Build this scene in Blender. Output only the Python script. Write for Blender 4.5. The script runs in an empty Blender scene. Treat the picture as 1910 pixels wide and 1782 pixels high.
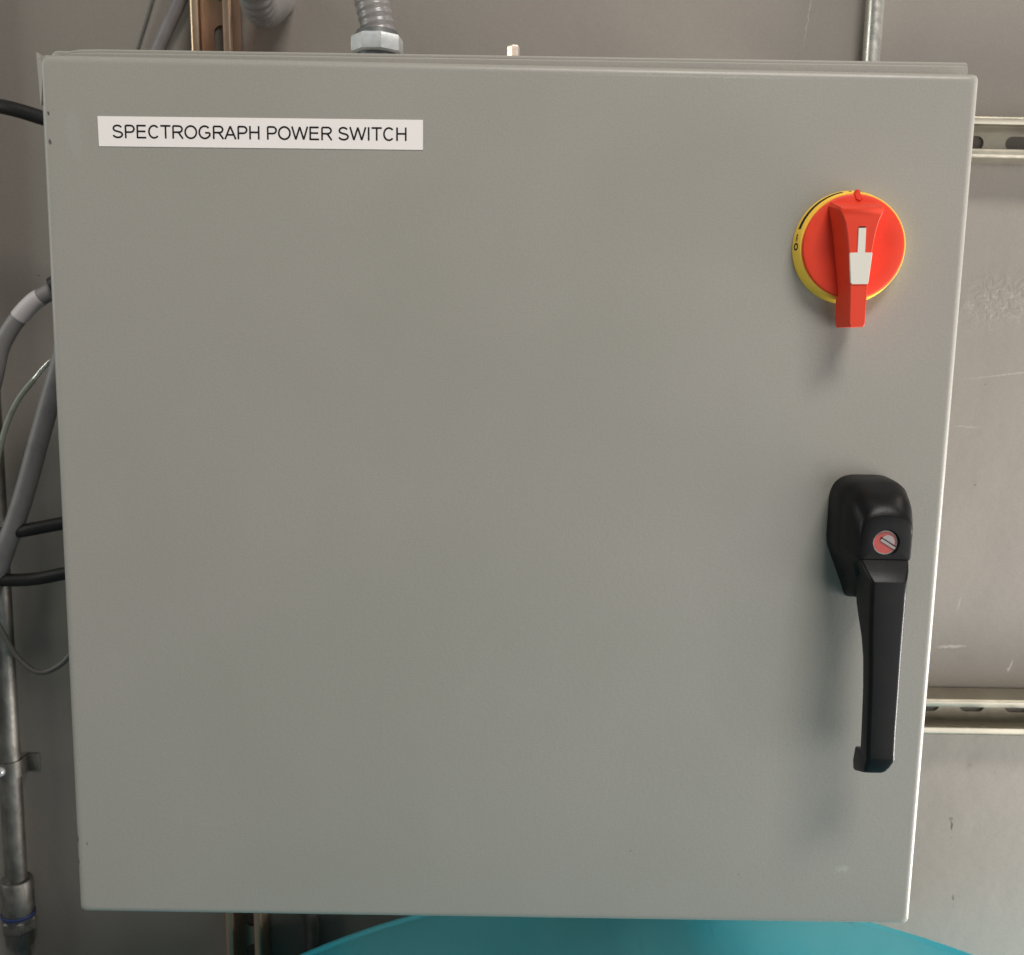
import bpy, bmesh, math, random
from mathutils import Vector, Matrix
random.seed(4)
SC = bpy.context.scene
COL = SC.collection
PI = math.pi

# ------------------------------------------------------------------ camera, world, lamps, exposure
cam_d = bpy.data.cameras.new('camera')
cam = bpy.data.objects.new('camera', cam_d)
COL.objects.link(cam)
pitch, yaw, roll = 0.14978, 0.006837, 0.019194
fwd = Vector((math.sin(yaw)*math.cos(pitch), math.cos(yaw)*math.cos(pitch), -math.sin(pitch)))
rt = Vector((math.cos(yaw), -math.sin(yaw), 0))
up = rt.cross(fwd)
rt2 = math.cos(roll)*rt + math.sin(roll)*up
up2 = -math.sin(roll)*rt + math.cos(roll)*up
M = Matrix((rt2, up2, -fwd)).transposed().to_4x4()
M.translation = Vector((0.00119, -0.69644, 0.13407))
cam.matrix_world = M
cam_d.sensor_width = 36
cam_d.lens = 35.81
cam_d.clip_start = 0.02
cam_d.clip_end = 50
cam_d.dof.use_dof = True
cam_d.dof.focus_distance = 0.70
cam_d.dof.aperture_fstop = 15
SC.camera = cam

SC.view_settings.view_transform = 'Standard'
SC.view_settings.look = 'None'
SC.view_settings.gamma = 1
SC.view_settings.exposure = 0.14

W = bpy.data.worlds.new('World')
SC.world = W
W.use_nodes = True
W.node_tree.nodes['Background'].inputs['Color'].default_value = (0.93, 0.97, 1.0, 1)
W.node_tree.nodes['Background'].inputs['Strength'].default_value = 0.105

def area(name, loc, target, sx, sy, power, color):
    d = bpy.data.lights.new(name, 'AREA')
    d.shape = 'RECTANGLE'; d.size = sx; d.size_y = sy; d.energy = power; d.color = color
    o = bpy.data.objects.new(name, d); COL.objects.link(o)
    o.location = loc
    o.rotation_euler = (Vector(target)-Vector(loc)).to_track_quat('-Z', 'Y').to_euler()
    return o
area('ceiling_lamp_front', (0.70, -1.45, 2.1), (0.25, 0.0, 0), 1.1, 0.5, 52, (1.0, 0.945, 0.885))
area('ceiling_lamp_wall', (1.6, 0.02, 1.6), (0.65, 0.4, 0.1), 0.6, 0.25, 5, (1.0, 0.92, 0.82))
area('side_window_light', (2.1, 0.0, -0.80), (0.5, 0.3, -0.35), 0.35, 1.0, 95, (1.0, 0.95, 0.92))
area('front_low_fill', (1.9, -2.1, -0.50), (0.4, 0.1, -0.2), 2.9, 1.9, 35, (1.0, 0.96, 0.94))  # added low fill from the front, no visible source; lights wall, lid and door
area('left_fill_light', (-2.0, -0.32, 0.6), (-0.2, 0.1, 0), 0.7, 1.3, 13, (0.95, 1.0, 0.93))  # added weak fill from the left, source unseen; lifts the left door flange

# ------------------------------------------------------------------ object helpers
def tag(o, label, cat, group=None):
    o['label'] = label; o['category'] = cat
    if group: o['group'] = group
    return o
def empty(name, loc=(0, 0, 0)):
    o = bpy.data.objects.new(name, None); COL.objects.link(o); o.location = loc
    o.empty_display_size = 0.02
    return o
def obj(name, verts, faces, mat, parent=None, smooth=35, loc=None):
    me = bpy.data.meshes.new(name)
    me.from_pydata([tuple(v) for v in verts], [], faces)
    bm = bmesh.new(); bm.from_mesh(me)
    bmesh.ops.recalc_face_normals(bm, faces=bm.faces)
    bm.to_mesh(me); bm.free()
    if smooth:
        for p in me.polygons: p.use_smooth = True
        me.set_sharp_from_angle(angle=math.radians(smooth))
    me.materials.append(mat)
    o = bpy.data.objects.new(name, me); COL.objects.link(o)
    if loc: o.location = loc
    if parent:
        o.parent = parent
    return o
class MB:
    def __init__(s): s.v = []; s.f = []
    def add(s, v, f):
        n = len(s.v); s.v += [Vector(p) for p in v]; s.f += [tuple(i+n for i in q) for q in f]
        return s
    def rings(s, rings, closed=True, cap0=True, cap1=True):
        n = len(rings[0]); v = [p for r in rings for p in r]; f = []
        for i in range(len(rings)-1):
            for j in range(n if closed else n-1):
                k = (j+1) % n
                f.append((i*n+j, i*n+k, (i+1)*n+k, (i+1)*n+j))
        if cap0: f.append(tuple(range(n)))
        if cap1: f.append(tuple((len(rings)-1)*n+j for j in range(n)))
        return s.add(v, f)
    def box(s, x0, x1, y0, y1, z0, z1, b=0.0):
        if b <= 0:
            v = [(x, y, z) for x in (x0, x1) for y in (y0, y1) for z in (z0, z1)]
            return s.add(v, [(0,1,3,2),(4,6,7,5),(0,4,5,1),(2,3,7,6),(0,2,6,4),(1,5,7,3)])
        bm = bmesh.new()
        bmesh.ops.create_cube(bm, size=1)
        for q in bm.verts:
            q.co = Vector(((x0+x1)/2+q.co.x*(x1-x0), (y0+y1)/2+q.co.y*(y1-y0), (z0+z1)/2+q.co.z*(z1-z0)))
        bmesh.ops.bevel(bm, geom=bm.edges[:], offset=b, segments=2, affect='EDGES', profile=0.5)
        bm.verts.index_update()
        s.add([q.co.copy() for q in bm.verts], [tuple(q.index for q in f.verts) for f in bm.faces])
        bm.free(); return s
    def build(s, name, mat, parent=None, smooth=35): return obj(name, s.v, s.f, mat, parent, smooth)

def lathe(profile, origin, axis='Y', n=64, caps=(True, True)):
    """profile: list of (radius, position along axis)"""
    rings = []
    for r, h in profile:
        ring = []
        for k in range(n):
            a = 2*PI*k/n
            c, s = r*math.cos(a), r*math.sin(a)
            ring.append(Vector(origin) + (Vector((c, h, s)) if axis == 'Y' else Vector((c, s, h)) if axis == 'Z' else Vector((h, c, s))))
        rings.append(ring)
    m = MB(); m.rings(rings, True, caps[0], caps[1]); return m

def spline(pts, sub=10):
    P = [Vector(p) for p in pts]
    P = [P[0]*2-P[1]] + P + [P[-1]*2-P[-2]]
    out = []
    for i in range(1, len(P)-2):
        a, b, c, d = P[i-1], P[i], P[i+1], P[i+2]
        for k in range(sub):
            t = k/sub
            out.append(0.5*((2*b)+(c-a)*t+(2*a-5*b+4*c-d)*t*t+(3*b-a-3*c+d)*t**3))
    out.append(P[-2]); return out
def resample(pts, step):
    out = [pts[0]]; need = step
    for a, b in zip(pts, pts[1:]):
        L = (b-a).length; t = 0
        while L-t >= need and L > 0:
            t += need; out.append(a.lerp(b, t/L)); need = step
        need -= (L-t)
    return out
def tube_rings(pts, rad, n=16):
    """rad: number or function(distance)"""
    rings = []; d = 0; ref = None
    for i, p in enumerate(pts):
        t = (pts[min(i+1, len(pts)-1)]-pts[max(i-1, 0)]).normalized()
        if ref is None:
            ref = t.orthogonal().normalized()
        ref = (ref-t*ref.dot(t)).normalized()
        bi = t.cross(ref)
        if i: d += (p-pts[i-1]).length
        r = rad(d) if callable(rad) else rad
        rings.append([p+ref*(r*math.cos(2*PI*k/n))+bi*(r*math.sin(2*PI*k/n)) for k in range(n)])
    return rings
def tube(name, pts, rad, mat, parent=None, n=16, sub=10, step=None):
    q = spline(pts, sub)
    if step: q = resample(q, step)
    return MB().rings(tube_rings(q, rad, n)).build(name, mat, parent, 60)
def mm(*p): return tuple(c/1000 for c in p)

# ------------------------------------------------------------------ material helpers
class Mat:
    def __init__(s, name, color, rough=0.5, metal=0.0, spec=0.5, coat=0.0):
        s.m = bpy.data.materials.new(name); s.m.use_nodes = True
        s.t = s.m.node_tree; s.N = s.t.nodes; s.L = s.t.links
        s.b = s.N['Principled BSDF']
        s.b.inputs['Roughness'].default_value = rough
        s.b.inputs['Metallic'].default_value = metal
        s.b.inputs['Specular IOR Level'].default_value = spec
        s.b.inputs['Coat Weight'].default_value = coat
        s.b.inputs['Base Color'].default_value = (*color, 1)
        s.tc = s.N.new('ShaderNodeTexCoord').outputs['Object']
        rgb = s.N.new('ShaderNodeRGB'); rgb.outputs[0].default_value = (*color, 1)
        s.col = rgb.outputs[0]; s.h = None
    def noise(s, scale, detail=3, rough=0.5, stretch=None, dist=0):
        v = s.tc
        if stretch:
            mp = s.N.new('ShaderNodeMapping'); mp.inputs['Scale'].default_value = stretch
            s.L.new(s.tc, mp.inputs[0]); v = mp.outputs[0]
        n = s.N.new('ShaderNodeTexNoise'); n.inputs['Scale'].default_value = scale
        n.inputs['Detail'].default_value = detail; n.inputs['Roughness'].default_value = rough
        n.inputs['Distortion'].default_value = dist
        s.L.new(v, n.inputs['Vector']); return n.outputs['Fac']
    def rng(s, fac, a, b, c=0.0, d=1.0):
        r = s.N.new('ShaderNodeMapRange'); r.interpolation_type = 'SMOOTHSTEP'
        for i, x in enumerate((a, b, c, d)): r.inputs[i+1].default_value = x
        s.L.new(fac, r.inputs[0]); return r.outputs[0]
    def math(s, op, a, b=None):
        n = s.N.new('ShaderNodeMath'); n.operation = op
        for i, x in enumerate((a, b)):
            if x is None: continue
            if isinstance(x, (int, float)): n.inputs[i].default_value = x
            else: s.L.new(x, n.inputs[i])
        return n.outputs[0]
    def mix(s, fac, color, mode='MIX'):
        n = s.N.new('ShaderNodeMix'); n.data_type = 'RGBA'; n.blend_type = mode
        if isinstance(fac, (int, float)): n.inputs[0].default_value = fac
        else: s.L.new(fac, n.inputs[0])
        s.L.new(s.col, n.inputs[6]); n.inputs[7].default_value = (*color, 1)
        s.col = n.outputs[2]; return s
    def spot(s, c, rx, rz, ang=0, soft=0.5, rag=0.0, ragscale=300):
        """mask (1 inside) of a small ellipse around c in the object XZ plane"""
        v = s.tc
        if rag:
            nz = s.N.new('ShaderNodeTexNoise'); nz.inputs['Scale'].default_value = ragscale
            s.L.new(s.tc, nz.inputs['Vector'])
            sub = s.N.new('ShaderNodeVectorMath'); sub.operation = 'SUBTRACT'; sub.inputs[1].default_value = (.5, .5, .5)
            s.L.new(nz.outputs['Color'], sub.inputs[0])
            sc = s.N.new('ShaderNodeVectorMath'); sc.operation = 'SCALE'; sc.inputs['Scale'].default_value = rag
            s.L.new(sub.outputs[0], sc.inputs[0])
            ad = s.N.new('ShaderNodeVectorMath'); s.L.new(s.tc, ad.inputs[0]); s.L.new(sc.outputs[0], ad.inputs[1]); v = ad.outputs[0]
        mp = s.N.new('ShaderNodeMapping'); mp.vector_type = 'TEXTURE'
        mp.inputs['Location'].default_value = (c[0], 0, c[1]); mp.inputs['Rotation'].default_value = (0, -ang, 0)
        mp.inputs['Scale'].default_value = (rx, 1e3, rz)
        s.L.new(v, mp.inputs[0])
        ln = s.N.new('ShaderNodeVectorMath'); ln.operation = 'LENGTH'; s.L.new(mp.outputs[0], ln.inputs[0])
        return s.rng(ln.outputs['Value'], 1-soft, 1, 1, 0)
    def bump(s, h, strength=0.3, dist=0.001):
        b = s.N.new('ShaderNodeBump'); b.inputs['Strength'].default_value = strength; b.inputs['Distance'].default_value = dist
        s.L.new(h, b.inputs['Height'])
        if s.h is not None: s.L.new(s.h, b.inputs['Normal'])
        s.h = b.outputs[0]; return s
    def roughen(s, fac, a, b):
        s.L.new(s.rng(fac, 0.3, 0.7, a, b), s.b.inputs['Roughness']); return s
    def done(s):
        s.L.new(s.col, s.b.inputs['Base Color'])
        if s.h is not None: s.L.new(s.h, s.b.inputs['Normal'])
        return s.m

# wall paint: grey-brown, lumpy trowelled surface, small scars and scuffs
w = Mat('wall_paint', (0.206, 0.187, 0.163), 0.62, spec=0.35)
w.mix(w.rng(w.noise(3.5, 4, 0.6), 0.38, 0.66), (0.200, 0.182, 0.157))
w.mix(w.rng(w.noise(650, 2, 0.7), 0.3, 0.7, 0, 0.3), (0.14, 0.125, 0.11))
w.mix(w.math('MULTIPLY', w.rng(w.noise(14, 6, 0.7, (1, 1, 0.6), 0.8), 0.52, 0.72), 0.30), (0.185, 0.165, 0.145))
w.mix(w.math('MULTIPLY', w.rng(w.noise(70, 3, 0.7), 0.70, 0.76), 0.5), (0.13, 0.115, 0.10))
w.bump(w.noise(9, 3, 0.5), 0.45, 0.005)
w.bump(w.noise(160, 4, 0.6), 0.16, 0.001)
sp = w.math('MULTIPLY', w.noise(85, 5, 0.7, dist=1.2), w.spot((0.525, 0.172), 0.085, 0.042, 0.25, 0.9))
w.bump(sp, 0.6, 0.0024)
w.mix(w.math('MULTIPLY', w.rng(w.noise(120, 4, 0.7, dist=1.0), 0.55, 0.72), w.spot((0.525, 0.165), 0.08, 0.045, 0.2, 0.8)), (0.30, 0.27, 0.24))
for c, rx, rz, a, col, f in (
    ((0.5225, -0.4275), 0.0016, 0.0085, 0.05, (0.035, 0.03, 0.026), 0.95),
    ((0.5215, -0.4195), 0.0040, 0.0026, 0.1, (0.09, 0.08, 0.07), 0.7),
    ((0.5235, -0.4430), 0.0012, 0.0030, 0.0, (0.12, 0.10, 0.09), 0.5),
    ((0.5320, -0.5170), 0.0016, 0.0048, 0.1, (0.06, 0.055, 0.05), 0.8),
    ((0.5322, -0.5290), 0.0011, 0.0016, 0, (0.1, 0.09, 0.08), 0.5),
    ((0.5372, -0.3547), 0.0038, 0.0030, 0.3, (0.15, 0.13, 0.11), 0.5),
    ((0.5160, 0.0789), 0.0024, 0.0011, -0.5, (0.08, 0.07, 0.06), 0.7),
    ((0.5151, -0.0304), 0.0018, 0.0014, 0, (0.08, 0.07, 0.06), 0.75),
    ((0.553, 0.092), 0.075, 0.0009, 0.13, (0.34, 0.315, 0.28), 0.5),
    ((0.500, 0.033), 0.020, 0.0009, -0.05, (0.34, 0.315, 0.28), 0.4),
    ((0.505, -0.214), 0.021, 0.0022, 0.06, (0.42, 0.40, 0.37), 0.5),
    ((0.573, -0.235), 0.0014, 0.010, -0.4, (0.45, 0.42, 0.39), 0.6),
    ((0.509, -0.165), 0.0010, 0.011, -0.2, (0.40, 0.37, 0.34), 0.35),
    ((0.3030, 0.455), 0.0007, 0.045, -0.10, (0.40, 0.37, 0.32), 0.45),
    ((-0.4960, 0.175), 0.0018, 0.0011, 0.4, (0.06, 0.05, 0.045), 0.8),
    ((-0.472, 0.246), 0.0010, 0.0007, 0.0, (0.06, 0.05, 0.045), 0.7)):
    m_ = w.spot(c, rx, rz, a, 0.6, 0.004, 260)
    w.mix(w.math('MULTIPLY', m_, f), col)
WALL = w.done()

# enclosure enamel: grey with green cast, orange-peel texture, a few chips and a scuff
def enamel(name, marks):
    e = Mat(name, (0.303, 0.289, 0.257), 0.42, spec=0.42)
    e.mix(e.rng(e.noise(5.0, 2, 0.5), 0.4, 0.65), (0.289, 0.278, 0.245))
    e.mix(e.rng(e.noise(850, 2, 0.6), 0.35, 0.68, 0, 0.22), (0.18, 0.175, 0.16))
    e.roughen(e.noise(6, 5, 0.6, (1, 1, 0.9), 0.6), 0.36, 0.50)
    e.mix(e.math('MULTIPLY', e.rng(e.noise(9, 5, 0.65, (1, 1, 0.8), 0.8), 0.56, 0.76), 0.09), (0.36, 0.35, 0.32))
    e.bump(e.noise(330, 2, 0.5), 0.13, 0.0007)
    e.bump(e.noise(26, 2, 0.5), 0.10, 0.0014)
    for c, rx, rz, a, col, f, rag in marks:
        e.mix(e.math('MULTIPLY', e.spot(c, rx, rz, a, 0.5, rag, 500), f), col)
    return e.done()
ENAMEL = enamel('grey_enamel_body', [])
DOORPAINT = enamel('grey_enamel_door', [
    ((-0.3022, 0.2645), 0.0010, 0.0017, 0.3, (0.035, 0.035, 0.03), 0.85, 0.001),
    ((-0.3020, 0.2465), 0.0012, 0.0022, 0.2, (0.04, 0.04, 0.035), 0.8, 0.001),
    ((-0.3070, -0.2440), 0.0022, 0.0042, 0.0, (0.05, 0.045, 0.04), 0.9, 0.002),
    ((-0.3070, -0.2620), 0.0018, 0.0034, 0.0, (0.05, 0.045, 0.04), 0.9, 0.002),
    ((-0.2990, -0.2470), 0.0008, 0.0016, 0.0, (0.09, 0.085, 0.08), 0.6, 0.001),
    ((0.2540, -0.2575), 0.0065, 0.0028, 0.25, (0.40, 0.40, 0.36), 0.45, 0.006),
    ((-0.286, 0.252), 0.0060, 0.0200, 0.1, (0.32, 0.32, 0.29), 0.30, 0.008),
    ((0.098, -0.246), 0.0009, 0.0007, 0.0, (0.12, 0.115, 0.10), 0.6, 0.001),
    ((0.178, -0.263), 0.0006, 0.0010, 0.4, (0.13, 0.125, 0.11), 0.5, 0.001),
    ((-0.04, -0.12), 0.0006, 0.0006, 0.0, (0.14, 0.135, 0.12), 0.4, 0.001),
    ((0.222, 0.035), 0.0100, 0.0130, 0.5, (0.25, 0.24, 0.21), 0.35, 0.010),
    ((0.12, 0.296), 0.0900, 0.0006, 0.0, (0.42, 0.42, 0.38), 0.35, 0.003),
])
def metal(name, c1, c2, rough, scale=30, stretch=None, met=1.0):
    m = Mat(name, c1, rough, met)
    m.mix(m.rng(m.noise(scale, 4, 0.6, stretch), 0.35, 0.65), c2)
    m.roughen(m.noise(scale*2.2, 3, 0.6), max(rough-0.04, .05), rough+0.06)
    m.bump(m.noise(420, 3, 0.6), 0.12, 0.0004)
    return m.done()
ZINC = metal('galvanised_zinc', (0.46, 0.43, 0.345), (0.39, 0.36, 0.29), 0.36, 22, None, 0.92)
CHROMATE = metal('iridescent_zinc_plating', (0.62, 0.40, 0.30), (0.55, 0.42, 0.28), 0.32, 9, None, 0.9)
EMT = metal('conduit_steel', (0.68, 0.66, 0.60), (0.58, 0.56, 0.51), 0.30, 60, (1, 1, 0.25), 0.85)
DULL = metal('dull_conduit_steel', (0.26, 0.245, 0.22), (0.15, 0.142, 0.13), 0.52, 60, (1, 1, 0.4))
BRIGHT = metal('plated_steel', (0.74, 0.76, 0.76), (0.66, 0.69, 0.70), 0.38, 80, None, 0.6)
CORE = metal('worn_lock_steel', (0.36, 0.34, 0.32), (0.30, 0.28, 0.27), 0.5, 90, None, 0.4)
SCREWM = metal('brass_screw', (0.80, 0.62, 0.48), (0.85, 0.78, 0.70), 0.35, 200, None, 0.6)
def plastic(name, c, rough, c2=None, bump=0.08, spec=0.5):
    p = Mat(name, c, rough, spec=spec)
    if c2: p.mix(p.rng(p.noise(60, 4, 0.6), 0.45, 0.72), c2)
    p.bump(p.noise(600, 3, 0.6), bump, 0.0004)
    return p.done()
RED = plastic('red_plastic', (0.68, 0.043, 0.014), 0.5, (0.63, 0.038, 0.013), 0.08, 0.32)
YELLOW = plastic('yellow_plastic', (0.86, 0.54, 0.055), 0.45)
WHITEP = plastic('white_plastic', (0.66, 0.63, 0.55), 0.4)
INK = plastic('black_ink', (0.008, 0.007, 0.007), 0.6, spec=0.25)
PAPER = plastic('label_tape', (0.80, 0.755, 0.73), 0.36, bump=0.03)
BLACKH = plastic('black_nylon', (0.0055, 0.0055, 0.006), 0.36, (0.008, 0.0078, 0.0078), 0.15, 0.15)
RUBBER = plastic('black_cable_jacket', (0.009, 0.008, 0.0075), 0.5, (0.016, 0.014, 0.013), 0.3, 0.35)
GREYCAB = plastic('grey_cable_jacket', (0.165, 0.153, 0.153), 0.5, (0.135, 0.124, 0.124), 0.15)
DARKCAB = plastic('dark_grey_cable_jacket', (0.075, 0.07, 0.062), 0.5, (0.10, 0.09, 0.08), 0.15)
GREENCAB = plastic('grey_green_cable_jacket', (0.20, 0.21, 0.17), 0.5, (0.15, 0.155, 0.13), 0.2)
FLEX = plastic('grey_pvc_conduit', (0.23, 0.215, 0.21), 0.28, (0.19, 0.18, 0.175), 0.1)
CAPG = plastic('dark_grey_seal', (0.09, 0.095, 0.095), 0.5)
TAPE = plastic('pale_cable_tape', (0.42, 0.385, 0.39), 0.5, (0.40, 0.36, 0.36), 0.3)
BLUE = plastic('blue_ring', (0.008, 0.02, 0.09), 0.6)
LOCKRED = plastic('worn_red_paint', (0.46, 0.055, 0.048), 0.42, (0.52, 0.22, 0.19))
t = Mat('teal_lid_paint', (0.028, 0.375, 0.475), 0.30, spec=0.5)
t.mix(t.rng(t.noise(4, 3, 0.5, (1, .35, 1)), 0.42, 0.68), (0.09, 0.40, 0.46))
t.mix(t.rng(t.noise(90, 4, 0.7, (1, .12, 1)), 0.62, 0.78, 0, 0.5), (0.03, 0.20, 0.23))
t.bump(t.noise(14, 3, 0.5), 0.5, 0.004)
t.bump(t.noise(500, 2, 0.5), 0.05, 0.0005)
TEAL = t.done()

# ------------------------------------------------------------------ the wall
YW = 0.402
o = MB().box(-2.2, 2.2, YW, YW+0.12, -1.6, 1.9).build('wall', WALL, smooth=0)
o['kind'] = 'structure'

# ------------------------------------------------------------------ slotted strut channels
def channel_bm(length, first=0.0, face=0.0413, depth=0.0405, th=0.0026, pitch=0.0508, slot=0.0285, sw=0.0143):
    """channel running along local +X from 0, web at y = depth, open lips toward -Y (y = 0), centred on z = 0"""
    m = MB(); h = face/2; lip = 0.0095; r = 0.0035
    # flange with rounded corner and inturned, down-hooked lip; drawn as a closed outline in YZ and swept
    for s in (1, -1):
        arc = [(r-r*math.sin(a), h-r+r*math.cos(a)) for a in [PI/2*k/4 for k in range(5)]]
        outer = [(depth-th, h)] + arc + [(r*.3, h-lip+r*.3), (r*.9, h-lip)] + [(0.0072, h-lip)]
        inner = [(0.0072, h-lip+th), (th+.0009, h-lip+th), (th, h-lip+th+.0009), (th, h-th-.001), (th+.001, h-th), (depth-th, h-th)]
        prof = outer+inner
        m.rings([[Vector((x, y, s*z)) for y, z in prof] for x in (0, length)])
    # web made cell by cell with real slots
    N = 28
    n = int(length/pitch)+2
    for i in range(n):
        c = first+i*pitch
        a0, a1 = max(0, c-pitch/2), min(length, c+pitch/2)
        if a1-a0 < 0.002: continue
        if a0 > c-slot/2-.001 or a1 < c+slot/2+.001:
            m.box(a0, a1, depth-th, depth, -h, h); continue
        inn, outp = [], []
        angs = []
        for k in range(N):
            angs.append(2*PI*k/N)
        for px, pz in ((a0, -h), (a0, h), (a1, -h), (a1, h)):
            A = math.atan2(pz, px-c) % (2*PI)
            j = min(range(N), key=lambda q: abs(((angs[q]-A+PI) % (2*PI))-PI)); angs[j] = A
        for A in angs:
            ca, sa = math.cos(A), math.sin(A)
            tx = ((a1-c) if ca > 0 else (c-a0))/max(abs(ca), 1e-9); tz = h/max(abs(sa), 1e-9)
            tt = min(tx, tz); outp.append((c+tt*ca, tt*sa))
            R_ = sw/2; f = slot/2-R_
            # stadium point along the ray
            if abs(sa) > 1e-9 and abs(R_/abs(sa)*ca) <= f: q = R_/abs(sa)
            else:
                fx = f if ca > 0 else -f
                b_ = ca*fx; q = b_+math.sqrt(max(0, b_*b_-(fx*fx-R_*R_)))
            inn.append((c+q*ca, q*sa))
        R4 = [[Vector((x, y, z)) for x, z in L] for L, y in ((outp, depth-th), (inn, depth-th), (inn, depth), (outp, depth))]
        m.rings(R4, True, False, False)
    return m
def strut(label, loc, rot_y, length, first, mat):
    t_ = empty('strut_channel', loc); t_.rotation_euler = (0, rot_y, 0)
    tag(t_, label, 'strut channel', 'slotted steel strut channels on the wall')
    channel_bm(length, first).build('channel', mat, t_, 30)
    return t_
YS = YW-0.0413
strut('upper horizontal slotted zinc strut channel on the wall right of the box', (0.385, YS, 0.3285), 0, 0.9, 0.0922, ZINC)
strut('lower horizontal slotted zinc strut channel on the wall right of the handle', (0.36, YS, -0.2815), 0, 0.9, 0.0705, ZINC)
# vertical channel: local +X points down
strut('copper tinted vertical strut channel behind the left part of the box', (-0.302, YS, 0.85), PI/2+math.radians(-0.75), 1.75, 0.029, CHROMATE)

# ------------------------------------------------------------------ conduits on the wall
c1 = empty('steel_conduit', (0.3655, YW-0.0125, 0.34))
tag(c1, 'thin shiny steel conduit pipe rising above the right end of the grey box', 'conduit')
lathe([(0.0089, z) for z in (0, 0.25, 0.5, 0.8)], (0, 0, 0), 'Z', 32).build('pipe', EMT, c1)
c2 = empty('steel_conduit', (-0.5475, YW-0.0165, -0.505))
tag(c2, 'dull steel conduit pipe with strap and blue ringed coupling at the lower left edge', 'conduit')
lathe([(0.0117, 0), (0.0117, 0.6), (0.0117, 1.5)], (0, 0, 0), 'Z', 32).build('pipe', DULL, c2)
cp = lathe([(0.0125, 0.004), (0.0165, 0.003), (0.0178, 0), (0.0178, -0.033), (0.0172, -0.036), (0.0172, -0.048), (0.0150, -0.053), (0.0150, -0.075), (0.0125, -0.08)], (0, 0, 0), 'Z', 40)
cpo = cp.build('coupling', DULL, c2)
lathe([(0.0180, -0.0365), (0.0186, -0.0375), (0.0186, -0.0400), (0.0180, -0.041)], (0, 0, 0), 'Z', 40, (False, False)).build('blue_ring', BLUE, cpo)
# hex compression nut under the ring
hx = MB(); hx.rings([[Vector((r*math.cos(PI/3*k), r*math.sin(PI/3*k), z)) for k in range(6)] for r, z in ((0.0175, -0.043), (0.0192, -0.045), (0.0192, -0.057), (0.0175, -0.059))])
hx.build('compression_nut', DULL, c2, 20)
lathe([(0.0113, -0.08), (0.0113, -0.6)], (0, 0, 0), 'Z', 24).build('lower_pipe', DULL, c2)
# strap
st = MB()
ringp = []
for k in range(0, 19):
    a = math.radians(-20+k*(200/18)); ringp.append((a, 0.0121, 0.0139))
v0 = [[Vector((r*math.cos(a), -r*math.sin(a), z)) for z in (0.128, 0.147)] for a, r0, r in ringp for r in (r,)]
prof = [(0.0139*math.cos(a), -0.0139*math.sin(a)) for a, _, _ in ringp] + [(0.0121*math.cos(a), -0.0121*math.sin(a)) for a, _, _ in reversed(ringp)]
st.rings([[Vector((x, y, z)) for x, y in prof] for z in (0.128, 0.147)])
st.box(0.0119, 0.0137, -0.001, 0.0155, 0.128, 0.147)
st.box(0.0125, 0.027, 0.0135, 0.0160, 0.127, 0.148, 0.0006)
so = st.build('pipe_strap', DULL, c2)
sw_ = lathe([(0.0038, 0.002), (0.0052, 0), (0.0052, -0.003), (0.0040, -0.0048), (0.0015, -0.0054)], (-0.0035, -0.0140, 0.1385), 'Y', 20)
sw_.build('screw', BRIGHT, so)

# ------------------------------------------------------------------ cables
def cable(name, label, pts, r, mat, group=None, n=16):
    o_ = tube(name, [mm(*p) for p in pts], r/1000, mat, None, n)
    tag(o_, label, 'cable', group); return o_
BG = 'black cables entering the left side of the grey box'
cable('power_cable', 'thick black cable reaching the grey box near its top left corner', [(-560, 300, 322), (-500, 265, 322), (-453, 250, 316.5), (-417, 250, 307.5), (-370, 250, 293), (-303, 250, 275)], 6.4, RUBBER, BG)
cable('power_cable', 'thick black cable emerging from behind the leaning grey tube, upper of two', [(-575, 330, -66), (-500, 270, -74), (-460, 250, -69), (-417, 250, -60.5), (-370, 250, -52), (-303, 250, -44)], 6.3, RUBBER, BG)
cable('power_cable', 'thick black cable crossing the wall below the leaning grey tube, lower of two', [(-580, 320, -128), (-520, 262, -119), (-478, 250, -116.5), (-447, 250, -115), (-417, 250, -109), (-370, 250, -98), (-303, 250, -84)], 6.2, RUBBER, BG)
cable('control_cable', 'thin dark cable sagging in a loop beside the lower left of the box', [(-520, 255, -90), (-497, 250, -130), (-483, 250, -158), (-469, 250, -187), (-455, 250, -203), (-443, 250, -207.5), (-430, 250, -203), (-416, 250, -191), (-395, 255, -160), (-350, 262, -120), (-303, 265, -105)], 2.6, DARKCAB)
gt = cable('large_grey_cable', 'thick smooth grey cable leaning down to the left edge beside the box', [(-303, 235, 150), (-350, 240, 165), (-392, 246, 135), (-414, 250, 80), (-433, 250, 22), (-453, 250, -40), (-473, 250, -91), (-492, 252, -140), (-515, 265, -210), (-560, 300, -320)], 9.0, GREYCAB, n=24)
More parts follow.
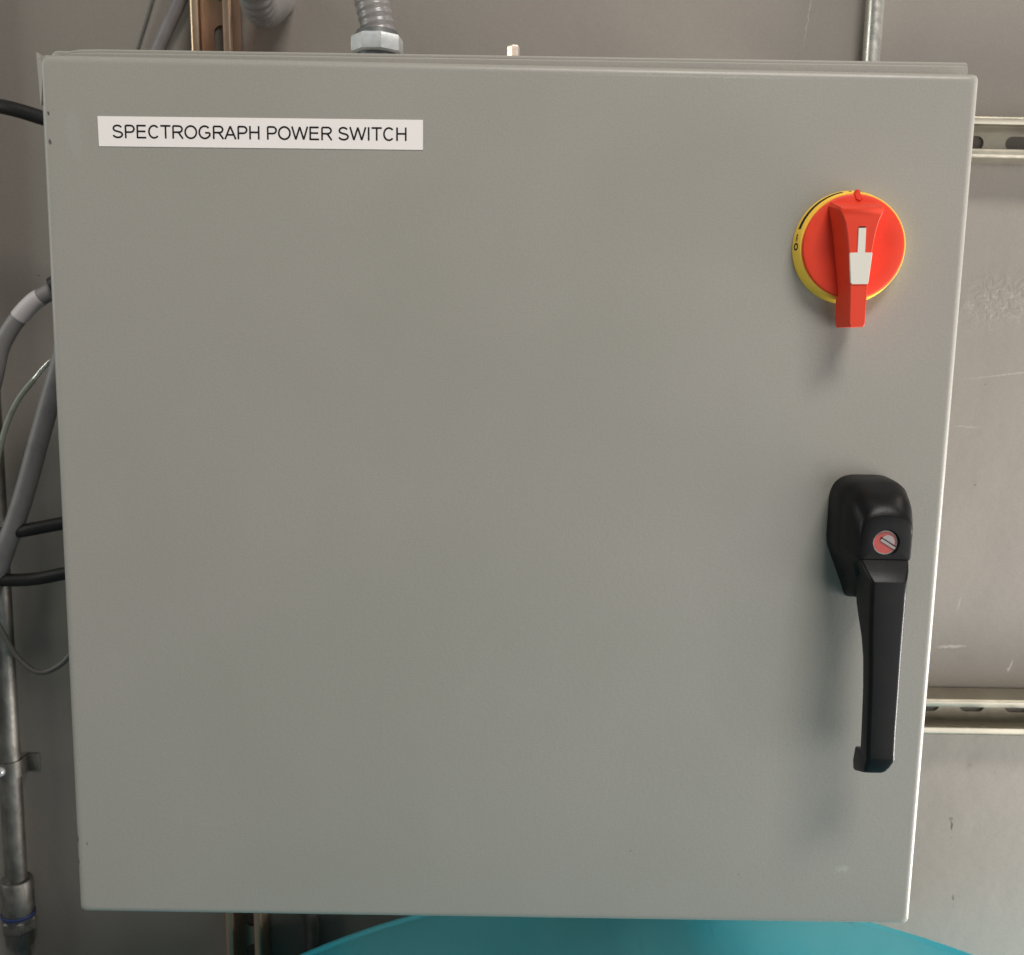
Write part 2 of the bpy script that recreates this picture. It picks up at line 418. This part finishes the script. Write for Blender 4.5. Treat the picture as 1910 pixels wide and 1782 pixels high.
# thin cable with a frayed sleeve end
tc = empty('frayed_cable', mm(-375, 250, 92))
tag(tc, 'thin grey green cable with a frayed silver braid near the box side', 'cable')
def rel(o_, p): return tuple(a-b for a, b in zip(mm(*p), o_.location))
tube('jacket', [rel(tc, p) for p in [(-436, 250, 75), (-452, 250, 55), (-464, 250, 31), (-472, 250, 5), (-482, 252, -30), (-510, 262, -90)]], 0.0026, GREENCAB, tc)
random.seed(8)
mbr = MB()
core = spline([rel(tc, p) for p in [(-303, 250, 118), (-370, 250, 112), (-404, 250, 100), (-421, 250, 91), (-436, 250, 75)]], 8)
mbr.rings(tube_rings(core, 0.0020, 12))
for k in range(18):
    ph = 2*PI*k/18; tw = 8+random.random()*8
    P = [p for p in spline([rel(tc, p) for p in [(-404, 250, 102), (-421, 250, 91), (-438, 250, 73)]], 10)]
    q = []
    for i, p in enumerate(P):
        a = ph+tw*i/len(P)*(1 if k % 2 else -1)
        r = 0.0024+0.0010*random.random()*math.sin(PI*i/len(P))
        q.append(p+Vector((0.55*r*math.cos(a), r*math.sin(a), 0.85*r*math.cos(a))))
    mbr.rings(tube_rings(q, 0.00035, 5))
mbr.build('braid', EMT, tc, 60)
# sleeved grey cable with tape and black gland
sc_ = empty('sleeved_cable', mm(-303, 250, 168))
tag(sc_, 'grey cable with a pale tape wrap and black gland at the box side', 'cable')
tube('jacket', [rel(sc_, p) for p in [(-412, 250, 157.5), (-419, 250, 153.5), (-432, 250, 146), (-447, 250, 131), (-458, 250, 116), (-466, 250, 100), (-475, 252, 70), (-500, 262, 10), (-545, 280, -70)]], 0.0076, GREYCAB, sc_, 20)
tube('pale_tape', [rel(sc_, p) for p in [(-426.0, 250, 149.8), (-432, 250, 146), (-440, 250, 138.7), (-447, 250, 131)]], 0.0081, TAPE, sc_, 20)
tube('gland', [rel(sc_, p) for p in [(-303, 250, 178), (-370, 250, 174), (-402, 250, 164), (-413, 250, 158)]], lambda d: 0.0092 if d < .05 else 0.0108, RUBBER, sc_, 20)
# cables above and below the box, plus a strand for a cable shadow, close to the wall
cable('cable_shadow_strand', 'thin dark strand standing in for a cable shadow slanting down the wall left of the vertical channel', [(-340, 397, 530), (-360, 397, 465), (-368, 397.5, 441), (-376, 398, 419), (-384, 398, 397), (-392, 398, 372), (-398, 398, 330)], 1.6, DARKCAB, n=10)  # cable's shadow on the wall, built as a thin dark strand
cable('slanting_grey_cable', 'smooth pinkish grey cable slanting behind the top left of the box', [(-300, 380, 530), (-320, 384, 480), (-333, 386, 449), (-346, 387, 424), (-359, 388, 398), (-375, 388, 365), (-385, 388, 310)], 6.6, GREYCAB)
cable('short_grey_cable', 'dark grey cable dropping from under the box, left of the teal lid', [(-225, 380, -300), (-226, 385, -420), (-218, 390, -510), (-212, 391, -560), (-214, 391, -640), (-215, 391, -900)], 7.5, DARKCAB)

# ------------------------------------------------------------------ flexible ribbed conduits
def rib(base, amp, pitch):
    return lambda d: base+amp*math.cos(2*PI*d/pitch)
FG = 'ribbed grey flexible conduits above the box'
o = tube('flexible_conduit', [mm(-226, 300, 700), mm(-230, 272, 560), mm(-233, 270, 480), mm(-235, 283, 438), mm(-236, 312, 422), mm(-236, 350, 432), mm(-236, 401, 458)], rib(0.0155, 0.0006, 0.0066), FLEX, None, 32, 20, 0.0011)
tag(o, 'ribbed grey flexible conduit bending back to the wall beside the copper channel', 'conduit', FG)

fc = empty('flexible_conduit', mm(-106, 150, 312))
tag(fc, 'ribbed grey flexible conduit rising from a hex nut on top of the box', 'conduit', FG)
tube('ribbed_jacket', [rel(fc, p) for p in [(-104.5, 150, 352), (-105.5, 150, 362), (-109, 150, 378), (-115, 151, 398), (-126, 153, 425), (-145, 158, 470), (-190, 170, 560)]], rib(0.0135, 0.0004, 0.0062), FLEX, fc, 40, 20, 0.00103)
lathe([(0.0135, 0.048), (0.0158, 0.0475), (0.0166, 0.046), (0.0168, 0.041)], (0, 0, 0), 'Z', 48).build('seal_ring', CAPG, fc)
m = MB()
NN = 8
def ngon(r, z, ph=0.28): return [Vector((r*math.cos(ph+2*PI*k/NN), r*math.sin(ph+2*PI*k/NN), z)) for k in range(NN)]
m.rings([ngon(0.0182, 0.0300), ngon(0.0203, 0.0312), ngon(0.0207, 0.0325), ngon(0.0207, 0.0412), ngon(0.0200, 0.0430), ngon(0.0172, 0.0442)])
m.build('nut', BRIGHT, fc, 25)
lathe([(0.0160, 0.0), (0.0160, 0.031)], (0, 0, 0), 'Z', 40).build('hub', CAPG, fc)

# ------------------------------------------------------------------ the enclosure
ENC = empty('electrical_enclosure', (0, 0, 0))
tag(ENC, 'large square grey steel electrical enclosure with red rotary switch and black latch handle', 'electrical enclosure')

def rrect(hx_, hz, r, n=8, cx=0, cz=0, y=0):
    out = []
    for sx, sz, a0 in ((1, 1, 0), (-1, 1, PI/2), (-1, -1, PI), (1, -1, 1.5*PI)):
        for k in range(n+1):
            a = a0+PI/2*k/n
            out.append(Vector((cx+sx*(hx_-r)+r*math.cos(a), y, cz+sz*(hz-r)+r*math.sin(a))))
    return out
# body: deep box with a rolled lip round the opening, hanging a fraction of a degree out of line with the door
b = MB()
def body_ring(inset, y, r=0.006): return rrect(0.3045-inset, 0.3045-inset, max(r-inset*0.4, 0.001), 6, 0, 0, y)
b.rings([body_ring(0.0150, 0.0165), body_ring(0.0010, 0.0162, 0.004), body_ring(0.0, 0.0172, 0.004), body_ring(-0.0002, 0.0195, 0.004), body_ring(-0.0002, 0.0235), body_ring(0.0002, 0.0260), body_ring(0.0015, 0.0275),
         body_ring(0.0040, 0.0282), body_ring(0.0046, 0.0300), body_ring(0.0046, 0.3150), body_ring(0.0060, 0.3180), body_ring(0.02, 0.3190)])
bo = b.build('body', ENAMEL, ENC, 40)
bo.rotation_euler = (0, math.radians(-0.33), 0)
bo.location = (0.0005, 0, 0.0050)
# rolled rain channel along the top opening
b = MB()
pr = []
for y_, z_ in ((0.0200, -0.006), (0.0146, -0.006), (0.0144, 0.0012), (0.0144, 0.0026), (0.0150, 0.0032), (0.0154, 0.0036), (0.0152, 0.0042), (0.0154, 0.0052), (0.0162, 0.0059), (0.0176, 0.0061), (0.0205, 0.0060), (0.0218, 0.0050), (0.0218, 0.0)):
    pr.append((y_, z_))
xs = [-0.2985, -0.2970, -0.2930, -0.2860, -0.27, 0.3045, 0.3056, 0.3062]
sc = [0.02, 0.35, 0.70, 0.94, 1, 1, 0.97, 0.80]
b.rings([[Vector((x, y_, 0.3026+z_*1.0*s_)) for y_, z_ in pr] for x, s_ in zip(xs, sc)])
lo = b.build('drip_lip', ENAMEL, ENC, 30)
lo.rotation_euler = (0, math.radians(-0.30), 0)
lo.location = (0.0003, 0.0005, 0.0022)
# wall mounting feet (behind the body, on the channels)
for sx in (-1, 1):
    for sz in (-1, 1):
        f_ = MB().box(sx*0.302-0.018, sx*0.302+0.018, 0.3195, YS-0.0005, sz*0.27-0.02, sz*0.27+0.02, 0.002)
        f_.build('mounting_foot', ZINC, ENC)

# door with bent edges
d = MB()
def dr(inset, y, r): return rrect(0.3074-inset, 0.3018-inset, r, 6, 0, 0, y)
rr = 0.0048
rings = [dr(0.0022, 0.0140, 0.003), dr(0.0, 0.0136, 0.0035), dr(0.0, rr, 0.0035)]
for k in range(1, 7):
    a = PI/2*k/6
    rings.append(dr(rr*(1-math.cos(a)), rr*(1-math.sin(a)), 0.0035+0.0012*k/6))
rings.append(dr(rr+0.001, 0, 0.0040)); rings.append(dr(rr+0.004, 0, 0.0030))
d.rings(rings, True, True, True)
door = d.build('door', DOORPAINT, ENC, 50)
# folded flange tips left standing at the upper door corners
for nm, P in (('flange_tip', [(-0.3088, 0.3030), (-0.3068, 0.2998), (-0.3046, 0.2965), (-0.3050, 0.2900), (-0.3068, 0.2740), (-0.3074, 0.2700), (-0.3079, 0.2850)]),
              ):
    q = MB(); q.rings([[Vector((x, y, z)) for x, z in P] for y in (0.0008, 0.0125)])
    q.build(nm, DOORPAINT, door, 20)
# --- printed label
def text_mesh(body):
    cu = bpy.data.curves.new('t', 'FONT'); cu.body = body; cu.resolution_u = 6
    tmp = bpy.data.objects.new('t', cu); COL.objects.link(tmp)
    bpy.context.view_layer.update()
    me = bpy.data.meshes.new_from_object(tmp.evaluated_get(bpy.context.evaluated_depsgraph_get()))
    vs = [v.co.copy() for v in me.vertices]; fs = [tuple(p.vertices) for p in me.polygons]
    bpy.data.objects.remove(tmp); bpy.data.curves.remove(cu); bpy.data.meshes.remove(me)
    x0 = min(v.x for v in vs); x1 = max(v.x for v in vs); y0 = min(v.y for v in vs); y1 = max(v.y for v in vs)
    return [((v.x-x0)/(x1-x0), (v.y-y0)/(y1-y0)) for v in vs], fs

def stroke(m, pts, wdt, x0, z0, s, y):
    """flat ribbon with mitred joints along a 2D polyline"""
    P = []
    for p in pts:
        if not P or (P[-1]-Vector(p)).length > 1e-4: P.append(Vector(p))
    closed = (P[0]-P[-1]).length < 1e-6
    if closed: P = P[:-1]
    n = len(P); L = []; R = []
    for i in range(n):
        a = P[(i-1) % n] if closed or i > 0 else None
        c = P[(i+1) % n] if closed or i < n-1 else None
        d1 = (P[i]-a).normalized() if a is not None else None
        d2 = (c-P[i]).normalized() if c is not None else None
        if d1 is None: d1 = d2
        if d2 is None: d2 = d1
        t_ = (d1+d2).normalized(); nn = Vector((-t_.y, t_.x)); k = 1/max(0.35, nn.dot(Vector((-d1.y, d1.x))))
        L.append(P[i]+nn*wdt/2*k); R.append(P[i]-nn*wdt/2*k)
    v = [Vector((x0+p.x*s, y, z0+p.y*s)) for p in L+R]
    f = [(i, (i+1) % n, n+(i+1) % n, n+i) for i in range(n if closed else n-1)]
    m.add(v, f)
def arc(cx, cy, rx, ry, a0, a1, n=14):
    return [(cx+rx*math.cos(math.radians(a0+(a1-a0)*k/n)), cy+ry*math.sin(math.radians(a0+(a1-a0)*k/n))) for k in range(n+1)]
hw = 0.055  # half stroke, cap height = 1
# plain grotesque capitals drawn as strokes: (list of strokes, advance width)
GL = {
 'S': ([arc(.44, .73, .31, .215, 20, 90, 6)+arc(.44, .73, .31, .215, 90, 235, 10)[1:]+[(.44, .505)]+arc(.47, .27, .34, .215, 62, -90, 12)+arc(.47, .27, .36, .215, -90, -170, 7)[1:]], .92),
 'P': ([[(.16, 0), (.16, .945)], [(.16, .945), (.55, .945)]+arc(.55, .70, .27, .245, 90, -90, 12)+[(.16, .455)]], .92),
 'E': ([[(.16, 0), (.16, 1)], [(.16, .945), (.83, .945)], [(.16, .52), (.79, .52)], [(.16, .055), (.85, .055)]], .93),
 'C': ([arc(.53, .50, .39, .455, 42, 318, 26)], 1.01),
 'T': ([[(.03, .945), (.83, .945)], [(.43, .945), (.43, 0)]], .86),
 'R': ([[(.16, 0), (.16, .945)], [(.16, .945), (.60, .945)]+arc(.60, .715, .27, .23, 90, -90, 12)+[(.16, .485)], [(.50, .485), (.62, .42), (.72, .27), (.92, 0)]], 1.00),
 'O': ([arc(.545, .50, .44, .455, 0, 360, 36)], 1.09),
 'G': ([arc(.55, .50, .43, .455, 44, 325, 28)+[(.94, .25), (.94, .46)], [(.94, .46), (.58, .46)]], 1.09),
 'A': ([[(.045, 0), (.465, .97)], [(.465, .97), (.885, 0)], [(.18, .33), (.75, .33)]], .93),
 'H': ([[(.16, 0), (.16, 1)], [(.84, 0), (.84, 1)], [(.16, .53), (.84, .53)]], 1.00),
 'W': ([[(.05, 1), (.35, .03)], [(.35, .03), (.66, .97)], [(.66, .97), (.97, .03)], [(.97, .03), (1.27, 1)]], 1.32),
 'I': ([[(.19, 0), (.19, 1)]], .39),
 'F': ([[(.16, 0), (.16, 1)], [(.16, .945), (.79, .945)], [(.16, .50), (.70, .50)]], .85),
 'N': ([[(.16, 0), (.16, 1)], [(.16, .96), (.84, .04)], [(.84, 0), (.84, 1)]], 1.00),
 ' ': ([], .39)}
def word(txt, wdt=0.105):
    m = MB(); x = 0; lay = 0
    for ch in txt:
        g, adv = GL[ch]
        for st_ in g:
            stroke(m, st_, wdt, x, 0, 1, -0.01*(lay % 3)); lay += 1
        x += adv
    return m, x
PL = [(-0.2701, 0.2634), (-0.0570, 0.2652), (-0.0569, 0.2462), (-0.2698, 0.2444)]
lb = MB()
NX = 24
for k in range(1):
    top = [Vector((PL[0][0]+(PL[1][0]-PL[0][0])*i/NX, 0, PL[0][1]+(PL[1][1]-PL[0][1])*i/NX)) for i in range(NX+1)]
    bot = [Vector((PL[3][0]+(PL[2][0]-PL[3][0])*i/NX, 0, PL[3][1]+(PL[2][1]-PL[3][1])*i/NX)) for i in range(NX+1)]
    outl = [p for p in top]+[p for p in reversed(bot)]
    lb.rings([[p+Vector((0, y, 0)) for p in outl] for y in (-0.0001, -0.0004)])
label = lb.build('printed_label', PAPER, ENC, 0)
label['label'] = 'white label strip reading SPECTROGRAPH POWER SWITCH'
wm, wid = word('SPECTROGRAPH POWER SWITCH', 0.136)
x_first = 0.12; x_last = wid-0.16
sx_ = (0.1918)/(x_last-x_first)
ang = math.radians(0.57)
vs = []
for v in wm.v:
    lx = (v.x-x_first)*sx_; lz = (v.z)*0.0085
    vs.append(Vector((-0.2600+lx*math.cos(ang)-lz*math.sin(ang)*0, -0.00048+v.y*0.002, 0.2497+lx*math.sin(ang)+lz)))
obj('lettering', vs, wm.f, INK, label, 0)

# --- rotary switch
CX, CZ = 0.2276, 0.1885
RS = empty('rotary_switch', (CX, 0, CZ)); RS.parent = ENC
RS['label'] = 'red and yellow rotary power switch turned to the on position'
R0, Y0, R1, Y1 = 0.0372, -0.0012, 0.0350, -0.0098
lathe([(0.0370, 0.0002), (R0, -0.0004), (R0, Y0), (R1, Y1), (0.0346, -0.0104), (0.030, -0.0104)], (0, 0, 0), 'Y', 96).build('yellow_bezel', YELLOW, RS, 30)
lathe([(0.0334, -0.0104), (0.0336, -0.0118), (0.0332, -0.0127), (0.0322, -0.0131), (0.024, -0.0124), (0.012, -0.0118), (0.001, -0.0117)], (0, 0, 0), 'Y', 96).build('dial', RED, RS, 30)
def on_cone(a, t_, off):  # a: angle, t_: 0 outer .. 1 inner edge of the sloped band
    r = R0+(R1-R0)*t_+off*0.97; y = Y0+(Y1-Y0)*t_-off*0.25
    return Vector((r*math.cos(a), y, r*math.sin(a)))
pm = MB()
n = 30
for i in range(n):
    a0, a1 = math.radians(162-60*i/n), math.radians(162-60*(i+1)/n)
    pm.add([on_cone(a0, .31, .00012), on_cone(a1, .31, .00012), on_cone(a1, .67, .00012), on_cone(a0, .67, .00012)], [(0, 1, 2, 3)])
slant = math.hypot(R0-R1, Y1-Y0)
def ringtext(txt, a_deg, height, t_mid, wdt):
    m_, wd = word(txt, wdt)
    v = []
    for p in m_.v:
        dx = (p.x-wd/2)*height; dz = (p.z-0.5)*height
        v.append(on_cone(math.radians(a_deg)-dx/0.036, t_mid-dz/slant, .00012+abs(p.y)*0.002))
    pm.add(v, m_.f)
ringtext('O', 180.5, 0.0044, .50, 0.27)
ringtext('OFF', 171.0, 0.0018, .50, 0.26)
ringtext('I', 94.0, 0.0044, .50, 0.24)
ringtext('ON', 84.0, 0.0024, .50, 0.20)
pm.build('printed_marks', INK, RS, 0)
# grip: lofted from the dial outwards
zs = [0.0290, 0.0265, 0.0200, 0.0147, 0.0071, -0.0045, -0.0150, -0.0257, -0.0400, -0.0500, -0.0528]
hb = [0.0150, 0.0168, 0.0152, 0.0138, 0.0124, 0.0108, 0.0094, 0.0082, 0.0072, 0.0068, 0.0060]
zf = [0.0228, 0.0212, 0.0180, 0.0140, 0.0071, -0.0045, -0.0150, -0.0257, -0.0400, -0.0505, -0.0522]
hf = [0.0136, 0.0139, 0.0125, 0.0108, 0.0092, 0.0074, 0.0064, 0.0056, 0.0052, 0.0050, 0.0042]
def level(k):  # 0 base .. 1 front
    ex = k
    L = []; Rr = []
    for i in range(len(zs)):
        z = zs[i]*(1-ex)+zf[i]*ex; h_ = hb[i]*(1-ex)+hf[i]*ex
        yb = -0.0110 if zs[i] > -0.030 else -0.0080
        y = yb*(1-k)+(-0.0315)*k
        L.append(Vector((-h_, y, z))); Rr.append(Vector((h_, y, z)))
    return L+list(reversed(Rr))
rg = [level(k) for k in (0, .25, .5, .75, .93)]
cen = Vector((0, 0, -0.0157))
last = level(1.0)
sm = [Vector(((p.x)*0.93, -0.0312, cen.z+(p.z-cen.z)*0.985)) for p in last]
last = [Vector((p.x*0.985, -0.0308, cen.z+(p.z-cen.z)*0.997)) for p in last]
rg += [last, sm]
gp = MB(); gp.rings(rg, True, True, False)
# front face as strips
nf = len(gp.v)-len(sm)
half = len(zs)
for i in range(half-1):
    gp.f.append((nf+i, nf+i+1, nf+2*half-2-i, nf+2*half-1-i))
gpo = gp.build('grip', RED, RS, 28)
TILT = -0.022
gpo.rotation_euler = (0, TILT, 0); gpo.location = (-0.0016, 0, 0)
ins = [(-0.0022, 0.0102), (0.0026, 0.0102), (0.0026, -0.0051), (0.0074, -0.0053), (0.0073, -0.0066), (0.0057, -0.0240), (0.0050, -0.0250), (-0.0050, -0.0250), (-0.0057, -0.0240), (-0.0072, -0.0066), (-0.0071, -0.0053), (-0.0022, -0.0051)]
q = MB()
def sh(P, k, y): return [Vector((x*k, y, z)) for x, z in P]
q.rings([sh(ins, 1, -0.0300), sh(ins, 1, -0.0316), sh(ins, .965, -0.0320)])
ino = q.build('white_insert', WHITEP, RS, 20)
ino.rotation_euler = (0, TILT, 0); ino.location = (-0.0016, 0, 0)
q = MB().box(-0.0020, 0.0024, -0.0314, -0.0310, 0.0100, 0.0112); slo = q.build('insert_slot', INK, RS, 0)
slo.rotation_euler = (0, TILT, 0); slo.location = (-0.0016, 0, 0)
PP = [(-0.0007, 0.0364), (0.0010, 0.0366), (0.0018, 0.0345), (0.0044, 0.0305), (0.0024, 0.0288), (-0.0010, 0.0300), (-0.0026, 0.0330)]
q = MB(); q.rings([[Vector((x, -0.0100, z)) for x, z in PP], [Vector((x, -0.0125, z)) for x, z in PP], [Vector((0.0006+(x-0.0006)*.7, -0.0138, 0.033+(z-0.033)*.85)) for x, z in PP]])
q.build('pointer', RED, RS, 20)

# --- latch handle
HX = 0.2505
LH = empty('latch_handle', (HX, 0, 0)); LH.parent = ENC
LH['label'] = 'black latch handle hanging straight down with a red lock core'
def round_poly(P, radii, n=10):
    out = []; m_ = len(P)
    for i in range(m_):
        a, b_, c = Vector(P[i-1]), Vector(P[i]), Vector(P[(i+1) % m_])
        r = radii[i]; d1 = (a-b_); d2 = (c-b_)
        r = min(r, d1.length*.49, d2.length*.49)
        p0 = b_+d1.normalized()*r; p2 = b_+d2.normalized()*r
        for k in range(n):
            t_ = k/(n-1); out.append(p0*(1-t_)**2+b_*2*t_*(1-t_)+p2*t_*t_)
        e = Vector(P[(i+1) % m_]); rn = min(radii[(i+1) % m_], d2.length*.49)
        q2 = e-d2.normalized()*rn
        for k in range(1, 8): out.append(p2.lerp(q2, k/8))
    return out
def hlevel(y, hw_, top, zsid, bot, hwb, rt_, rb):
    P = [(hw_, top), (-hw_, top), (-hw_, zsid), (-hwb, bot), (hwb, bot), (hw_, zsid)]
    return [Vector((p.x, y, p.y)) for p in round_poly(P, [rt_, rt_, 6/1000, rb, rb, 6/1000])]
k_ = 0.001
lv = [hlevel(0.0002, .0243, .0356, -.012, -.0515, .0082, .018, .003),
      hlevel(-0.0120, .0240, .0353, -.012, -.0485, .0082, .018, .003),
      hlevel(-0.0200, .0236, .0345, -.012, -.0463, .0082, .018, .003),
      hlevel(-0.0230, .0228, .0335, -.012, -.0438, .0084, .018, .003),
      hlevel(-0.0300, .0216, .0305, -.013, -.0330, .0110, .017, .004),
      hlevel(-0.0360, .0202, .0270, -.014, -.0220, .0150, .016, .004),
      hlevel(-0.0420, .0187, .0222, -.0135, -.0160, .0165, .018, .003),
      hlevel(-0.0450, .0176, .0185, -.0130, -.0148, .0166, .019, .002),
      hlevel(-0.0465, .0166, .0158, -.0128, -.0142, .0160, .0185, .002)]
sm_ = []
for j in range(len(lv[0])):
    sm_.append(spline([L[j] for L in lv[3:]], 4))
lv = lv[:3]+[[c[i] for c in sm_] for i in range(len(sm_[0]))]
nH = len(lv[0])
cz = -0.0028
def hole(r, y):
    out = []
    for p in lv[-1]:
        a = math.atan2(p.z-cz, p.x); out.append(Vector((r*math.cos(a), y, cz+r*math.sin(a))))
    return out
mid = [Vector((p.x*.93, -0.0470, cz+(p.z-cz)*.93)) for p in lv[-1]]
hb_ = MB(); hb_.rings(lv+[mid, hole(0.0090, -0.0470), hole(0.0084, -0.0464), hole(0.0083, -0.0405)], True, True, True)
base = hb_.build('housing', BLACKH, LH, 28)
# lock core
lk = lathe([(0.0081, -0.0404), (0.0081, -0.0440), (0.0076, -0.0446), (0.0020, -0.0447), (0.0002, -0.0447)], (0, 0, 0), 'Y', 48)
lko = lk.build('lock_core', LOCKRED, LH, 30); lko.location = (0, 0, cz)
lathe([(0.0072, -0.0444), (0.0074, -0.0450), (0.0081, -0.0449), (0.0082, -0.0440)], (0, 0, 0), 'Y', 48, (False, False)).build('rim', CORE, lko)
m_ = MB()
A = [math.radians(-31-90+90+8+164*k/16) for k in range(17)]
hd = [Vector((0.0015+0.0046*math.cos(a), 0, 0.0004+0.0046*math.sin(a))) for a in A]
m_.rings([[p+Vector((0, y, 0)) for p in hd] for y in (-0.0446, -0.0453)])
m_.build('silver_core', CORE, lko, 20)
def rotbar(name, cx_, cz_, L_, w_, ang_, y0, y1, mat, par):
    c_, s_ = math.cos(ang_), math.sin(ang_)
    P = [(-L_/2, -w_/2), (L_/2, -w_/2), (L_/2, w_/2), (-L_/2, w_/2)]
    q_ = MB(); q_.rings([[Vector((cx_+a*c_-b__*s_, y, cz_+a*s_+b__*c_)) for a, b__ in P] for y in (y0, y1)])
    return q_.build(name, mat, par, 0)
rotbar('key_bar', 0.0018, -0.0008, 0.0112, 0.0018, math.radians(-31), -0.0445, -0.0456, CORE, lko)
rotbar('key_slot', 0.0021, 0.0004, 0.0112, 0.0007, math.radians(-31), -0.0445, -0.0458, INK, lko)
# grip lofted downward
sec = [(-0.0138, 0.0160, -0.0462, -0.0260, 0), (-0.0150, 0.0160, -0.0475, -0.0260, 0), (-0.0200, 0.0146, -0.0525, -0.0262, 0), (-0.0240, 0.0128, -0.0565, -0.0265, 0),
       (-0.0262, 0.0120, -0.0580, -0.0268, 0), (-0.0350, 0.0117, -0.0585, -0.0275, 0), (-0.0460, 0.0116, -0.0587, -0.0300, 0), (-0.0560, 0.0113, -0.0588, -0.0350, 0),
       (-0.0670, 0.0110, -0.0588, -0.0410, 0.0002), (-0.0800, 0.0105, -0.0588, -0.0440, 0.0005), (-0.1000, 0.0101, -0.0588, -0.0450, 0.0010), (-0.1250, 0.0097, -0.0588, -0.0450, 0.0015),
       (-0.1410, 0.0096, -0.0588, -0.0445, 0.0020), (-0.1432, 0.0096, -0.0588, -0.0420, 0.0022), (-0.1446, 0.0096, -0.0587, -0.0340, 0.0024), (-0.1458, 0.0095, -0.0585, -0.0328, 0.0024),
       (-0.1500, 0.0086, -0.0575, -0.0322, 0.0010), (-0.1530, 0.0072, -0.0565, -0.0330, 0.0000), (-0.1540, 0.0060, -0.0550, -0.0345, -0.0006)]
def rsec(z, hw_, yf, yb, xo, r=0.0026, n=4):
    out = []; yc = (yf+yb)/2; hy = (yb-yf)/2; r = min(r, hy*.9, hw_*.9)
    for sx, sy, a0 in ((1, 1, 0), (-1, 1, PI/2), (-1, -1, PI), (1, -1, 1.5*PI)):
        for k in range(n+1):
            a = a0+PI/2*k/n
            out.append(Vector((xo+sx*(hw_-r)+r*math.cos(a), yc+sy*(hy-r)+r*math.sin(a), z)))
    return out
sec = [(z-0.0022*max(0, min(1, (-z-.06)/.07)), a, b_, c_, e_+0.0008*max(0, min(1, (-z-.04)/.05))) for z, a, b_, c_, e_ in sec]
grs = [rsec(*s_) for s_ in sec]
for ring in grs:
    for p in ring:
        kk = max(0, min(1, (-p.z-0.1455)/0.010)); p.z -= max(0, p.y+0.0585)*0.36*kk
g = MB(); g.rings(grs)
g.build('handle_grip', BLACKH, LH, 28)

# ------------------------------------------------------------------ stud on top of the box
stud = empty('ground_stud', mm(1.6, 60, 311.5)); stud.parent = ENC
m = MB(); m.rings([[Vector((r*math.cos(.3+PI/3*k), r*math.sin(.3+PI/3*k), z)) for k in range(6)] for r, z in ((0.0046, 0.004), (0.0046, 0.0155), (0.0040, 0.0165))])
m.build('hex_head', SCREWM, stud, 20)
lathe([(0.0030, 0.0), (0.0030, 0.004)], (0, 0, 0), 'Z', 16).build('shank', SCREWM, stud)

# ------------------------------------------------------------------ teal drum below the box
DR = empty('teal_drum', (0.1665, -0.123, -1.35))
tag(DR, 'large round teal drum with glossy lid standing below the grey box', 'drum')
zl = -0.535+1.35; RD = 0.571
def flatback(name, prof, mat, n=160, ang_=50):
    rings_ = []
    for r, h in prof:
        yb = 0.3995+0.123-(RD-r if r > RD-0.03 else (RD-r)*0.9)
        ring = []
        for k in range(n):
            a = 2*PI*k/n; x, y = r*math.cos(a), r*math.sin(a)
            ring.append(Vector((x, min(y, max(yb, 0.0)) if y > 0 else y, h)))
        rings_.append(ring)
    m = MB(); m.rings(rings_)
    return m.build(name, mat, DR, ang_)
flatback('shell', [(RD-0.012, 0), (RD-0.012, zl-0.05), (RD-0.012, zl-0.028)], TEAL)
flatback('lid', [(RD-0.010, zl-0.034), (RD-0.001, zl-0.033), (RD, zl-0.028), (RD, zl-0.006), (RD-0.0008, zl-0.003), (RD-0.003, zl-0.001), (RD-0.006, zl), (RD-0.009, zl-0.0004), (RD-0.0115, zl-0.0016), (RD-0.0135, zl-0.0018), (RD-0.017, zl-0.0010), (RD-0.024, zl-0.0004),
      (0.45, zl+0.002), (0.28, zl+0.004), (0.15, zl+0.005), (0.002, zl+0.005)], TEAL)
